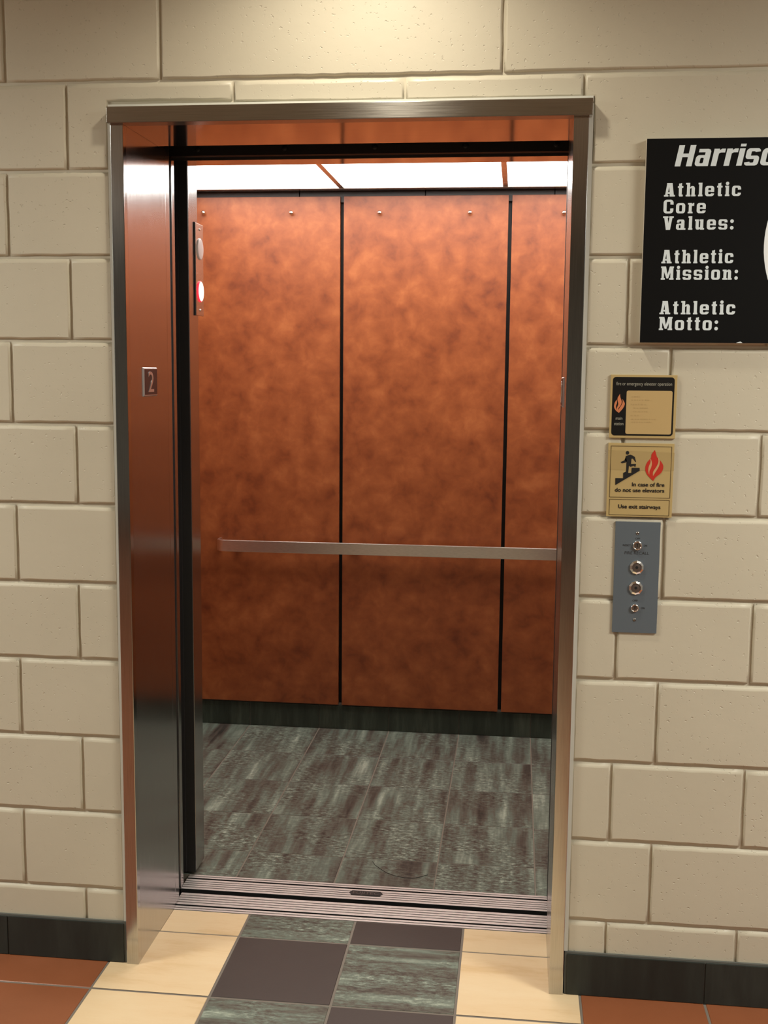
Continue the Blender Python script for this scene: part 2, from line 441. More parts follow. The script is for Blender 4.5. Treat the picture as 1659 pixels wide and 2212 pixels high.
# the course cut around the door head
z0, z1 = JL[1], JL[0]
row([x for x in leftx(-0.182) if x < -0.1], z0, z1)
add_block(wall, [(-0.182+G, z0+G), (FL, z0+G), (FL, ZTOP+0.011), (0.231-G, ZTOP+0.009), (0.231-G, z1-G), (-0.182+G, z1-G)])
add_block(wall, [(0.231+G, ZTOP+0.004), (0.641-G, ZTOP+0.002), (0.641-G, z1-G), (0.231+G, z1-G)])
add_block(wall, [(0.641+G, ZTOP+0.002), (1.053-G, ZTOP+0.001), (1.053-G, z1-G), (0.641+G, z1-G)])
add_block(wall, [(1.053+G, ZTOP+0.001), (FR, ZTOP+0.001), (FR, JR[1]+G), (1.485-G, JR[1]+G), (1.485-G, z1-G), (1.053+G, z1-G)])
row([1.485]+[1.485+0.4*k for k in range(1, 9)]+[XR], JR[1], z1)
# courses above
tops = [-3.99, -3.58, -3.18, -2.77, -2.37, -1.96, -1.55, -1.147, -0.74, -0.334, 0.054, 0.867, 1.55, 1.95, 2.36, 2.77, 3.2, 3.6, 4.0, 4.5, 5.0]
row(tops, 2.2366, 2.4398); row([x+0.2 for x in tops[:-1]], 2.4398, 2.643); row(tops, 2.643, HALL_Z+0.01)
# mortar behind the joints, and the full thickness of the wall around the opening
def slab(x0, x1, z0, z1):
    nx = max(1, int((x1-x0)/0.6))
    wall.box(x0, x1, 0.0076, 0.26, z0, z1, 'mortar')
slab(XL, FL, 0.0, ZTOP); slab(FR, XR, 0.0, ZTOP); slab(XL, XR, ZTOP, HALL_Z)
wo = struct(wall.build('wall_back'))
wo['label'] = 'cream painted concrete block wall around the elevator door'

# ------------------------------------------------------------------ setting: hall shell
w = MB(); w.box(XL, XR, -9.1, -9.0, 0, HALL_Z, 'hall_dark'); struct(w.build('wall_front'))
w = MB(); w.box(XL-0.1, XL, -9.0, 0.26, 0, HALL_Z, 'hall_dark'); struct(w.build('wall_left'))
w = MB(); w.box(XR, XR+0.1, -9.0, 0.26, 0, HALL_Z, 'hall_dark'); struct(w.build('wall_right'))
w = MB(); w.box(XL-0.1, XR+0.1, -9.1, 0.26, HALL_Z, HALL_Z+0.1, 'hall_ceiling'); struct(w.build('ceiling'))

# hall floor: one tile pitch 0.3065
P = 0.3065; TX0 = -0.118; TYA = 0.1685; SILL0 = 0.300
fl = MB()
def tile(x0, x1, y0, y1, m, mb, g=0.0032, bev=0.0012, dz=0.0):
    a0, a1, b0, b1 = x0+g, x1-g, y0+g, y1-g
    if a1-a0 < 0.01 or b1-b0 < 0.01: return
    e = bev
    vs = [(a0, b0, -e+dz), (a1, b0, -e+dz), (a1, b1, -e+dz), (a0, b1, -e+dz),
          (a0+e, b0+e, dz), (a1-e, b0+e, dz), (a1-e, b1-e, dz), (a0+e, b1-e, dz)]
    mb.add(vs, [(4, 5, 6, 7), (0, 1, 5, 4), (1, 2, 6, 5), (2, 3, 7, 6), (3, 0, 4, 7)], m)
fl.box(XL, XR, -9.0, 0.0, -0.06, -0.0013, 'grout')
fl.box(-0.045, 1.040, 0.0, SILL0, -0.06, -0.0013, 'grout')
rows_ = [(TYA, SILL0, 0)]
y = TYA; i = 1
while y-P > -9.0:
    rows_.append((y-P, y, i)); y -= P; i += 1
for (ya, yb, i) in rows_:
    j0 = int((XL-TX0)/P); j1 = int((XR-TX0)/P)
    for j in range(j0, j1):
        x0 = TX0+j*P; x1 = x0+P
        if j in (0, 3): mm_ = 'cream'
        elif j in (1, 2): mm_ = 'slate_hall' if (j+i) % 2 == 1 else 'brown'
        else: mm_ = 'terracotta'
        if ya >= 0 or yb > 0:          # inside the doorway only the middle of the row
            if yb > 0.02:
                if j < 0 or j > 3:
                    if ya < 0: tile(x0, x1, ya, 0.0, mm_, fl)
                    continue
                tx0 = max(x0, -0.040) if j == 0 else x0
                tx1 = min(x1, 1.036) if j == 3 else x1
                if ya < -0.01 and j in (0, 3):
                    # corner tile notched by the jamb: one L-shaped tile
                    g = 0.0032
                    if j == 0: poly = [(x0+g, ya+g), (x1-g, ya+g), (x1-g, yb-g), (tx0, yb-g), (tx0, -0.004), (x0+g, -0.004)]
                    else: poly = [(x0+g, ya+g), (x1-g, ya+g), (x1-g, -0.004), (tx1, -0.004), (tx1, yb-g), (x0+g, yb-g)]
                    fl.add([(px, py, 0.0) for px, py in poly], [tuple(range(6))], mm_)
                    continue
                tile(tx0, tx1, ya, yb, mm_, fl)
                continue
        tile(x0, x1, ya, yb, mm_, fl)
struct(fl.build('floor'))

# tiled baseboards
def base_run(name, x0, x1, joints, end):
    bb = MB()
    bb.box(x0, x1, -0.0062, 0.0, 0.0, 0.1125, 'grout_base')
    xs = sorted([x0]+joints+[x1])
    for a, b_ in zip(xs[:-1], xs[1:]):
        g0 = 0.0015 if a != x0 or end != 'l' else 0.006
        g1 = 0.0015 if b_ != x1 or end != 'r' else 0.006
        bb.box(a+g0, b_-g1, -0.0095, -0.001, 0.0015, 0.1075, 'slate_base', 0.001)
    return struct(bb.build(name))
base_run('baseboard_left', XL, -0.0705, [-0.395-0.3065*k for k in range(0, 11)], 'r')
base_run('baseboard_right', 1.0685, XR, [1.412+0.3065*k for k in range(0, 11)], 'l')

# ------------------------------------------------------------------ door frame
HX0, HX1, ZH = -0.0705, 1.0725, 2.134
fr = thing('door_frame', (0.4975, 0.0, 0.0), 'brushed stainless steel elevator door frame set in the block wall', 'door frame')
jm = MB()
jm.box(-0.0680, -0.0360, -0.0125, 0.012, 0.0, ZH, 'steel_face', 0.0016); jm.build('jamb_face', fr)
jm = MB(); jm.box(1.0310, 1.0660, -0.0125, 0.012, 0.0, ZH, 'steel_face', 0.0016); jm.build('jamb_face', fr)
jm = MB(); jm.box(-0.0440, -0.0362, 0.0115, 0.3130, 0.0, ZH, 'steel_jamb', 0.0006); jm.build('jamb_reveal', fr)
jm = MB(); jm.box(1.0312, 1.0390, 0.0115, 0.2500, 0.0, ZH, 'steel_jamb', 0.0006); jm.build('jamb_reveal', fr)
hd = MB(); hd.box(HX0, HX1, -0.0290, 0.012, ZH, 2.1715, 'steel_header', 0.0018); hd.build('header', fr)
hd = MB(); hd.box(-0.0440, 1.0390, 0.0115, 0.2590, ZH+0.0002, ZH+0.008, 'steel_soffit'); hd.build('soffit', fr)
ck = MB()
ck.box(FL-0.001, -0.0675, -0.0035, 0.02, 0.113, 2.165, 'caulk'); ck.box(1.0655, FR+0.001, -0.0035, 0.02, 0.113, 2.165, 'caulk')
ck.box(FL, FR, -0.002, 0.02, 2.1700, ZTOP+0.004, 'caulk'); o = ck.build('caulk_bead', fr); o['label'] = 'pale caulk bead'

# number plates on the jambs
def number_plate(name, facing, loc, label):
    t = thing(name, loc, label, 'number plate', 'floor number plates on the jambs')
    W2, H2, D = 0.0570, 0.0375, 0.0036
    p = MB()
    vs = [(0, -W2, -H2), (0, W2, -H2), (0, W2, H2), (0, -W2, H2), (D, -W2+.005, -H2+.0028), (D, W2-.005, -H2+.0028), (D, W2-.005, H2-.0028), (D, -W2+.005, H2-.0028)]
    vs = [(x*facing, y_*1, z) for x, y_, z in vs]
    p.add(vs, [(0, 1, 5, 4), (1, 2, 6, 5), (2, 3, 7, 6), (3, 0, 4, 7), (4, 5, 6, 7), (3, 2, 1, 0)], 'plate_silver')
    p.build('bezel', t, False)
    f = MB(); f.box(min(D*facing, (D+.0004)*facing), max(D*facing, (D+.0004)*facing), -W2+.008, W2-.006, -H2+.0045, H2-.0045, 'maroon'); f.build('face', t, False)
    vs, fs = font_mesh('2', 0.0, 0.02)
    a = min(v.x for v in vs); w_ = max(v.x for v in vs)-a
    n = MB(); sx = 0.044/w_; sz = 0.052/CAPH
    n.add([((D+.0005+(v.z+.02)*0.03)*facing, (-0.023+(v.x-a)*sx)*facing, -0.0260+v.y*sz) for v in vs], fs, 'plate_silver'); n.build('numeral', t, False)
    return t
number_plate('number_plate', 1, (-0.0360, 0.1560, 1.5195), 'maroon floor number plate reading 2 on left steel jamb')
number_plate('number_plate', -1, (1.0310, 0.1560, 1.5050), 'floor number plate on right jamb, seen edge-on as a dark sliver')

# landing door, car door: only their leading edges show
ld = thing('landing_door', (-0.06, 0.33, 0), 'open landing door whose steel edge stands flush behind left jamb', 'elevator door')
p = MB(); p.box(-0.90, -0.0372, 0.3155, 0.3540, 0.004, 2.20, 'steel_jamb', 0.003); p.build('panel', ld)
p = MB(); p.box(-0.90, -0.0480, 0.3545, 0.3900, 0.006, 2.20, 'rubber_and_gap'); p.build('dark_gap_strip', ld)  # black filler behind the landing door, the gap's shade put into its colour
cdoor = thing('car_door', (-0.08, 0.435, 0), 'open car door, narrow steel edge strip between two black gaps', 'elevator door')
p = MB(); p.box(-0.90, -0.0520, 0.4220, 0.4500, 0.006, 2.138, 'steel_jamb', 0.004); p.build('panel', cdoor)
p = MB(); p.box(-0.90, -0.0620, 0.3920, 0.4215, 0.006, 2.20, 'rubber_and_gap'); p.build('dark_gap_strip', cdoor)  # black filler before the car door, painted dark like the open gap

# landing sill and car sill: ribbed extrusions
def sill_profile(mb, y0, y1, ribs, x0, x1):
    mb.box(x0, x1, y0, y1, -0.035, -0.0013, 'groove')
    mb.box(x0, x1, y0-0.0007, y0+0.0002, -0.035, -0.0006, 'dark_slot')  # black lining strip, slot shade put into the colour of its wall
    w_ = (y1-y0)/ribs
    for k in range(ribs):
        mb.box(x0, x1, y0+k*w_+(0.0023 if k else 0), y0+(k+1)*w_-(0.0023 if k < ribs-1 else 0), -0.0014, 0.0, 'aluminium', 0.0004)
ls = thing('landing_sill', (0.5, 0.352, 0.0), 'ribbed metal landing sill beside the cream and slate tiles', 'door sill')
p = MB(); sill_profile(p, 0.3005, 0.3225, 2, -0.0395, 1.0560); p.build('nosing', ls)
p = MB(); sill_profile(p, 0.3325, 0.4040, 5, -0.0445, 1.0560); p.build('rib_plate', ls)
p = MB(); p.box(-0.0440, 1.0560, 0.3225, 0.3325, -0.035, -0.012, 'dark_slot'); p.build('guide_slot', ls)

# ------------------------------------------------------------------ elevator car
car = thing('elevator_car', (0.51, 1.26, 0.0), 'elevator car with orange mottled walls and slate tile floor', 'elevator car')
CX0, CX1, CYB, CZ = -0.500, 1.530, 2.004, 2.293
p = MB(); sill_profile(p, 0.4310, 0.4960, 5, -0.0560, 1.0580); sp = p.build('sill', car)
sill_profile2 = MB(); sill_profile(sill_profile2, 0.5055, 0.5270, 2, -0.0560, 1.0580); sill_profile2.build('sill_nosing', car)
p = MB(); p.box(-0.0560, 1.0580, 0.4960, 0.5055, -0.035, -0.012, 'dark_slot'); p.build('guide_slot', car)
npl = MB(); npl.prism([(0.452, 0), (0.459, 1), (0.545, 1), (0.552, 0), (0.545, -1), (0.459, -1)], 0, 1, 'black_paint')
npl.v = [(x, 0.4715+z*0.0135, 0.0002+(1-y_)*0.0014) for x, y_, z in npl.v]
npo = npl.build('name_plate', car); npo['label'] = 'dark maker name plate'
vs, fs = font_mesh('FUJITEC', 0.01); a = min(v.x for v in vs); w_ = max(v.x for v in vs)-a
lt = MB(); lt.add([(0.4625+(v.x-a)/w_*0.0775, 0.4640+v.y/CAPH*0.0150, 0.0019) for v in vs], fs, 'key_face'); lt.build('lettering', npo)

# floor tiles of the car
cf = MB(); cf.box(CX0-0.02, CX1+0.02, 0.527, 2.05, -0.05, -0.0012, 'grout_car')
cxs = [CX0, -0.219, 0.090, 0.396, 0.700, 1.006, 1.312, CX1]; cys = [0.5275, 0.716, 1.030, 1.353, 1.674, 2.010]
for i in range(len(cxs)-1):
    for j in range(len(cys)-1):
        tile(cxs[i], cxs[i+1], cys[j], cys[j+1], 'slate_car', cf, 0.0022, 0.0008)
cf.build('tiled_floor', car)
cb = MB(); cb.box(CX0, CX1, 2.0130, 2.035, 0.0, 0.112, 'grout_car')
for a, b_ in zip(cxs[:-1], cxs[1:]): cb.box(a+0.0016, b_-0.0016, 2.0080, 2.02, 0.001, 0.1045, 'slate_car_base', 0.0008)
cb.build('baseboard', car)
cb = MB(); cb.box(CX0-0.02, CX0+0.004, 0.62, 2.01, 0.0, 0.1045, 'slate_car_base'); cb.build('baseboard', car)
cb = MB(); cb.box(CX1-0.004, CX1+0.02, 0.62, 2.01, 0.0, 0.1045, 'slate_car_base'); cb.build('baseboard', car)
# shell behind the panels
sh = MB()
sh.box(CX0-0.04, CX1+0.04, 2.035, 2.06, -0.05, 2.45, 'black_paint')
sh.box(CX0-0.04, CX0-0.02, 0.57, 2.06, -0.05, 2.45, 'black_paint'); sh.box(CX1+0.02, CX1+0.04, 0.57, 2.06, -0.05, 2.45, 'black_paint')
sh.box(CX0-0.04, CX1+0.04, 0.57, 2.06, 2.40, 2.45, 'black_paint')
sh.build('shell', car)
for a, b_ in ((CX0, 0.1755), (0.1905, 0.8635), (0.8785, CX1)):
    p = MB(); p.box(a, b_, 1.9960, 2.0180, 0.1120, 2.2620, 'laminate', 0.0012); p.build('wall_panel', car)
for X_, s_ in ((CX0, 1), (CX1, -1)):
    for a, b_ in ((0.625, 1.30), (1.315, 1.985)):
        p = MB(); p.box(min(X_-0.018*s_, X_+0.004*s_), max(X_-0.018*s_, X_+0.004*s_), a, b_, 0.112, 2.262, 'laminate', 0.0012); p.build('wall_panel', car)
# shadow gap above the wall panels, its shade put into dark grey strips
for a, b_ in zip([CX0, 0.004, 0.527, 1.050], [0.000, 0.523, 1.046, CX1]):
    p = MB(); p.box(a, b_, 2.012, 2.030, 2.240, 2.300, 'black_grey', 0.0015); p.build('shadow_gap_strip', car)
# entrance columns, transom
p = MB(); p.box(-0.30, -0.0362, 0.5300, 0.6200, 0.012, 2.30, 'steel_jamb', 0.0014); p.build('column', car)
p = MB(); p.box(-0.30, -0.0370, 0.5240, 0.5298, 0.010, 2.30, 'black_paint'); p.box(-0.30, -0.0640, 0.5180, 0.5240, 0.010, 2.30, 'rubber_and_gap', 0.001); p.build('column_cover', car)
p = MB(); p.box(-0.46, -0.30, 0.560, 0.620, 0.0, 2.30, 'steel'); p.build('front_return', car)
p = MB(); p.box(1.0430, 1.30, 0.5300, 0.6200, 0.012, 2.30, 'steel_jamb', 0.0014); p.build('column', car)
p = MB(); p.box(1.0395, 1.30, 0.4950, 0.5298, 0.002, 2.30, 'black_paint'); p.build('column_cover', car)
p = MB(); p.box(1.30, CX1, 0.560, 0.620, 0.0, 2.30, 'steel'); p.build('front_return', car)
p = MB(); p.box(-0.36, 1.40, 0.4640, 0.5460, ZH, ZH+0.006, 'steel_soffit'); p.build('transom_soffit', car)
p = MB(); p.box(-0.36, 1.40, 0.4630, 0.4660, ZH, 2.30, 'black_grey'); p.build('transom_face', car)
p = MB(); p.box(-0.36, 1.40, 0.5300, 0.5470, ZH+0.006, 2.30, 'steel'); p.build('transom_back', car)
# ceiling frame
p = MB()
for a, b_ in ((0.1795, 0.2005), (0.8400, 0.8610)): p.box(a, b_, 0.62, 1.9420, CZ-0.008, CZ+0.006, 'steel', 0.0015)
p.box(CX0, CX1, 1.9350, 1.985, CZ-0.010, CZ+0.006, 'steel', 0.002); p.box(CX0, CX1, 0.55, 0.900, CZ-0.008, CZ+0.006, 'steel', 0.002)  # wide front border is added to shorten the lit panels and steepen falloff
p.box(CX0, CX0+0.03, 0.62, 1.94, CZ-0.008, CZ+0.006, 'steel', 0.002); p.box(CX1-0.03, CX1, 0.62, 1.94, CZ-0.008, CZ+0.006, 'steel', 0.002)
p.build('ceiling_frame', car)

# ceiling lights
cl = None
for (a, b_), lab in zip(((-0.468, 0.1790), (0.2010, 0.8395), (0.8615, 1.4980)), ('left', 'middle', 'right')):
    t = thing('ceiling_light', ((a+b_)/2, 1.4175, CZ), {'left': 'lit white ceiling light panel nearest the lantern column in car', 'middle': 'widest visible lit white ceiling light panel, between two steel bars',
              'right': 'short visible lit white ceiling light panel beside right jamb'}[lab], 'ceiling light', 'lit panels in the car ceiling')
    p = MB(); p.box(a, b_, 0.900, 1.9350, CZ, CZ+0.006, 'diffuser'); p.build('diffuser', t)
    p = MB(); p.box(a, b_, 0.900, 1.9350, CZ+0.012, CZ+0.07, 'steel'); p.build('housing', t)

# landing track behind the head: black beam with bolts
tr = thing('door_track', (0.5, 0.43, 2.20), 'black door track beam with bolts above the doorway', 'door track')
p = MB(); p.box(-0.60, 1.70, 0.4300, 0.4600, 2.1400, 2.40, 'black_paint'); p.build('beam', tr)
for x in (0.022, 0.267, 0.517, 0.763, 1.005):
    p = MB(); p.lathe([(0.0075, 0), (0.0075, 0.003), (0.005, 0.0045), (0.0, 0.0045)], 12, at_front(x, 0.4300, 2.1575), 'bolt'); p.build('bolt', tr)
# dark shaft around everything behind the wall
sf = MB()
sf.box(-1.3, 2.3, 2.30, 2.36, -0.3, 2.78, 'shaft'); sf.box(-1.36, -1.3, 0.26, 2.36, -0.3, 2.78, 'shaft'); sf.box(2.3, 2.36, 0.26, 2.36, -0.3, 2.78, 'shaft')
sf.box(-1.36, 2.36, 0.26, 2.36, 2.72, 2.78, 'shaft'); sf.box(-1.36, 2.36, 0.26, 2.36, -0.36, -0.3, 'shaft')
o = struct(sf.build('trim_1')); o['label'] = 'dark lining of the elevator shaft'

# handrail on the car back wall
hr = thing('handrail', (0.51, 1.93, 0.81), 'flat scuffed steel handrail across the orange back wall', 'handrail')
path = []
yf, Rr = 1.928, 0.030
for k in range(7):
    a_ = PI/2*k/6; path.append((-0.345+Rr*(1-math.cos(a_)), yf+Rr-Rr*math.sin(a_)))
path = [(-0.345, 1.996)]+path
path = path+[(1.02-x, y_) for x, y_ in path[::-1]]
vs = []; fs = []; n = len(path); T = 0.0095
for i, (x, y_) in enumerate(path):
    a_ = Vector(path[max(i-1, 0)]); b_ = Vector(path[min(i+1, n-1)]); t = (b_-a_).normalized(); nn = Vector((-t.y, t.x))
    for q in (Vector((x, y_)), Vector((x, y_))+nn*T):
        vs += [(q.x, q.y, 0.7840), (q.x, q.y, 0.8330)]
for i in range(n-1):
    A, B = i*4, i*4+4
    fs += [(A, B, B+1, A+1), (A+2, A+3, B+3, B+2), (A+1, B+1, B+3, A+3), (A, A+2, B+2, B)]
fs += [(0, 1, 3, 2), ((n-1)*4, (n-1)*4+2, (n-1)*4+3, (n-1)*4+1)]
p = MB(); p.add(vs, fs, 'steel_rail'); bar = p.build('bar', hr)
bv = bar.modifiers.new('bevel', 'BEVEL'); bv.width = 0.0016; bv.segments = 2; bv.limit_method = 'ANGLE'
for x in (-0.255, 0.245, 0.745, 1.245):
    p = MB(); p.lathe([(0.010, 0.0), (0.010, 0.070)], 14, Matrix.Translation((x, 1.936, 0.8085)) @ Matrix.Rotation(-PI/2, 4, 'X'), 'steel'); p.build('standoff', hr)

# pad hooks along the top of the back wall
ph = thing('pad_hook', (-0.399, 1.996, 2.1990), 'leftmost steel pad hook, on back wall near lantern column', 'hook', 'pad hooks along the back wall')
p = MB(); p.lathe([(0.0035, 0.0), (0.0035, 0.012)], 12, at_front(0, 0, 0), 'peg'); p.build('stem', ph, False)
p = MB(); p.lathe([(0.0030, 0.010), (0.0085, 0.012), (0.0088, 0.017), (0.0065, 0.021), (0.0, 0.0225)], 16, at_front(0, 0, 0), 'peg'); p.build('cap', ph, False)
for x, z, lab in ((-0.027, 2.1960, 'steel pad hook in the left orange panel, just left of the seam'), (0.340, 2.1940, 'left steel pad hook of the two on middle orange panel'),
                  (0.709, 2.1920, 'right steel pad hook of the two on middle orange panel'), (1.086, 2.1890, 'steel pad hook on right orange panel, by the jamb')):
    dup(ph, (x, 1.996, z), lab)

# direction lantern on the car column
dl = thing('direction_lantern', (-0.0362, 0.6235, 1.846), 'steel direction lantern with two round lenses, lower lit red', 'lantern')
LX = -0.0360
p = MB(); p.box(LX, LX+0.0050, 0.5835, 0.6625, 1.7120, 1.9800, 'steel', 0.0008); p.build('face_plate', dl)
p = MB(); p.box(LX, LX+0.0035, 0.5800, 0.5835, 1.7110, 1.9810, 'rubber_and_gap'); p.build('gasket', dl)
for zc, rim, lens in ((1.9070, 'lens_white', 'lens_white'), (1.7830, 'lens_red', 'lens_lit')):
    p = MB(); p.lathe([(0.0312, 0.0), (0.0312, 0.0022), (0.0285, 0.0040)], 32, at_right(LX+0.005, 0.6240, zc), rim)
    o = p.build('lens', dl)
    if rim == 'lens_red': o['label'] = 'red lit lens'
    p = MB(); p.lathe([(0.0285, 0.0040), (0.022, 0.0054), (0.012, 0.0063), (0.0, 0.0066)], 32, at_right(LX+0.005, 0.6240, zc), lens); p.build('lens_cap', o)
for zc in (1.9635, 1.7285):
    p = MB(); p.lathe([(0.0038, 0.0), (0.0034, 0.0018), (0.0, 0.0026)], 12, at_right(LX+0.005, 0.6240, zc), 'peg'); p.build('screw', dl)

# strand of hair on the car floor
p = MB()
hp = [(0.494, 0.692), (0.505, 0.668), (0.526, 0.642), (0.548, 0.618), (0.575, 0.601), (0.603, 0.592), (0.630, 0.591), (0.652, 0.602), (0.675, 0.621)]
p.tube([(x, y_, 0.0009) for x, y_ in hp], 0.0008, 'hair', 5)
tag(p.build('hair_strand'), 'dark curved strand of hair lying on the slate car floor', 'hair')

# ------------------------------------------------------------------ signs on the wall
def ring(mb, outer, inner, y, m):
    n = len(outer)
    mb.add([(x, y, z) for x, z in outer]+[(x, y, z) for x, z in inner], [(i, (i+1) % n, n+(i+1) % n, n+i) for i in range(n)], m)
def flat(mb, poly, y, m): mb.add([(x, y, z) for x, z in poly], [tuple(range(len(poly)))], m)
def catmull(pts, k=5):
    out = []; n = len(pts)
    for i in range(n-1):
        p0, p1, p2, p3 = (Vector(pts[max(i-1, 0)]), Vector(pts[i]), Vector(pts[i+1]), Vector(pts[min(i+2, n-1)]))
        for j in range(k):
            t = j/k
            q = 0.5*((2*p1)+(p2-p0)*t+(2*p0-5*p1+4*p2-p3)*t*t+(3*p1-p0-3*p2+p3)*t**3)
            out.append((q.x, q.y))
    out.append(tuple(pts[-1])); return out
def lens_strip(mb, left, right, y, m, tr):
    """blade between two curves with the same number of points"""
    L = [tr(*q) for q in catmull(left)]; R_ = [tr(*q) for q in catmull(right)]
    n = len(L)
    mb.add([(x, y, z) for x, z in L]+[(x, y, z) for x, z in R_], [(i, n+i, n+i+1, i+1) for i in range(n-1)], m)

# upper gold sign
YS = -0.0060
s1 = thing('fire_operation_sign', (1.2110, 0.0, 1.4755), 'gold and black sign reading fire or emergency elevator operation', 'sign')
p = MB(); p.box(1.1345, 1.2870, YS, 0.0, 1.4020, 1.5500, 'gold', 0.0008); p.build('plate', s1)
# picture px (in the 1659-wide zoom of [1315,805,1475,950]) -> wall coordinates
def T1(u, v):
    l = (62+(14-62)*(v-30)/(1468-30)); r_ = (1545+(1492-1545)*(v-40)/(1480-40))
    f = (u-l)/(r_-l)
    return (1.1345+f*0.1525, 1.5500-((v-(33+f*8))/(1440.0))*0.148)
def sq(x0, z0, x1, z1, r): return rrect(x0, z0, x1, z1, r)
X0, Z1 = T1(110, 85); X1, Z0 = T1(1435, 1425)
p = MB(); flat(p, sq(X0-0.0005, Z0, X1, Z1, 0.0075), YS-0.0004, 'sign_black'); p.build('black_field', s1)
X0, Z1 = T1(412, 393); X1, Z0 = T1(1398, 1388)
p = MB(); flat(p, sq(X0, Z0, X1, Z1, 0.0045), YS-0.0008, 'gold_inner')
gh = random.Random(3)
for u0, u1, vv in ((520, 710, 545), (520, 960, 620), (500, 850, 720), (560, 900, 800), (560, 880, 880), (500, 690, 970), (520, 1080, 1055), (520, 960, 1120)):
    u = u0
    while u < u1:
        w__ = gh.uniform(18, 46); A = T1(u, vv); B = T1(min(u+w__, u1), vv-gh.uniform(16, 30))
        p.add([(A[0], YS-0.0011, A[1]), (B[0], YS-0.0011, A[1]), (B[0], YS-0.0011, B[1]), (A[0], YS-0.0011, B[1])], [(0, 1, 2, 3)], 'gold_ghost'); u += w__+gh.uniform(8, 40)
o = p.build('blank_field', s1); o['label'] = 'blank gold field'
p = MB()
a_ = T1(178, 275); b_ = T1(1420, 275); put_text(p, 'fire or emergency elevator operation', a_[0], b_[0], a_[1], 0.0078, YS-0.0008, 'grey_ink', 0.0); p.build('lettering', s1); p = MB()
a_ = T1(163, 1058); b_ = T1(312, 1058); put_text(p, 'main', a_[0], b_[0], a_[1], 0.0072, YS-0.0008, 'grey_ink', 0.0); p.build('lettering', s1); p = MB()
a_ = T1(126, 1183); b_ = T1(336, 1183); put_text(p, 'station', a_[0], b_[0], a_[1], 0.0072, YS-0.0008, 'grey_ink', 0.0)
p.build('lettering', s1)
p = MB()
lens_strip(p, [(263, 470), (215, 545), (203, 610), (222, 700), (190, 800), (195, 870), (236, 902)],
              [(263, 470), (268, 545), (297, 640), (282, 720), (225, 800), (228, 840), (236, 902)], YS-0.0008, 'flame_orange', T1)
lens_strip(p, [(186, 600), (140, 680), (128, 770), (160, 840), (190, 872)], [(186, 600), (192, 680), (172, 740), (178, 810), (200, 872)], YS-0.0008, 'flame_orange', T1)
lens_strip(p, [(315, 585), (318, 660), (290, 730), (228, 830), (236, 902)], [(315, 585), (358, 660), (366, 710), (325, 800), (236, 902)], YS-0.0008, 'flame_orange', T1)
o = p.build('flame', s1); o['label'] = 'orange flame symbol'

# lower gold sign
s2 = thing('fire_stairs_sign', (1.2095, 0.0, 1.3020), 'gold sign with running figure and red flame, reads Use exit stairways', 'sign')
p = MB(); p.box(1.1340, 1.2865, YS, 0.0, 1.2150, 1.3900, 'gold', 0.0008); p.build('plate', s2)
def T2(u, v):
    l = 100+(45-100)*(v-70)/(1725-70); r_ = 1580+(1510-1580)*(v-85)/(1750-85)
    f = (u-l)/(r_-l)
    return (1.1340+f*0.1525, 1.3900-((v-(68+f*16))/1660.0)*0.175)
def frame_line(u0, v0, u1, v1, t):
    a0 = T2(u0, v0); a1 = T2(u1, v1)
    ring(p, [(a0[0], a1[1]), (a1[0], a1[1]), (a1[0], a0[1]), (a0[0], a0[1])],
         [(a0[0]+t, a1[1]+t), (a1[0]-t, a1[1]+t), (a1[0]-t, a0[1]-t), (a0[0]+t, a0[1]-t)], YS-0.0006, 'line_ink')
p = MB(); frame_line(152, 132, 1474, 1308, 0.0011); frame_line(115, 1332, 1452, 1708, 0.0011); p.build('border', s2)
p = MB(); A0 = T2(95, 228); A1 = T2(1540, 690); p.add([(A0[0], YS-0.0003, A1[1]), (A1[0]+0.002, YS-0.0003, A1[1]), (A1[0]+0.002, YS-0.0003, A0[1]-0.004), (A0[0], YS-0.0003, A0[1])], [(0, 1, 2, 3)], 'gold_taped')
o = p.build('clear_tape', s2); o['label'] = 'clear tape band'
p = MB()
a_ = T2(625, 1035); b_ = T2(1350, 1035); put_text(p, 'In case of fire', a_[0], b_[0], a_[1]-0.0003, 0.0088, YS-0.0008, 'ink', 0.022); p.build('lettering', s2); p = MB()
a_ = T2(240, 1158); b_ = T2(1348, 1158); put_text(p, 'do not use elevators', a_[0], b_[0], a_[1]-0.0006, 0.0088, YS-0.0008, 'ink', 0.022); p.build('lettering', s2); p = MB()
a_ = T2(315, 1532); b_ = T2(1262, 1532); put_text(p, 'Use exit stairways', a_[0], b_[0], a_[1]-0.0006, 0.0088, YS-0.0008, 'ink', 0.022)
p.build('lettering', s2)
p = MB()
def poly2(pts, m, dy=0.0008): flat(p, [T2(*q) for q in pts][::-1], YS-dy, m)
hc = T2(525, 290); flat(p, [(hc[0]+0.0040*math.cos(2*PI*k/20), hc[1]+0.0043*math.sin(2*PI*k/20)) for k in range(20)], YS-0.0008, 'ink')
poly2([(490, 360), (590, 330), (640, 350), (690, 385), (612, 430), (600, 590), (500, 560), (505, 490), (470, 455)], 'ink')
poly2([(490, 360), (510, 490), (480, 510), (395, 526), (370, 500), (385, 490), (455, 460), (480, 400)], 'ink')
poly2([(640, 350), (690, 382), (700, 430), (720, 495), (700, 492), (650, 425), (600, 410)], 'ink', 0.0007)
poly2([(500, 520), (560, 570), (540, 740), (440, 745), (435, 738), (492, 712)], 'ink', 0.0007)
poly2([(560, 545), (700, 536), (718, 545), (700, 605), (688, 607), (672, 578), (585, 604)], 'ink', 0.0009)
o = p.build('running_figure', s2)
p = MB()
poly2([(252, 860), (428, 860), (428, 740), (612, 740), (618, 625), (798, 625), (798, 690), (250, 1018)], 'ink')
p.build('stairs', s2)
p = MB()
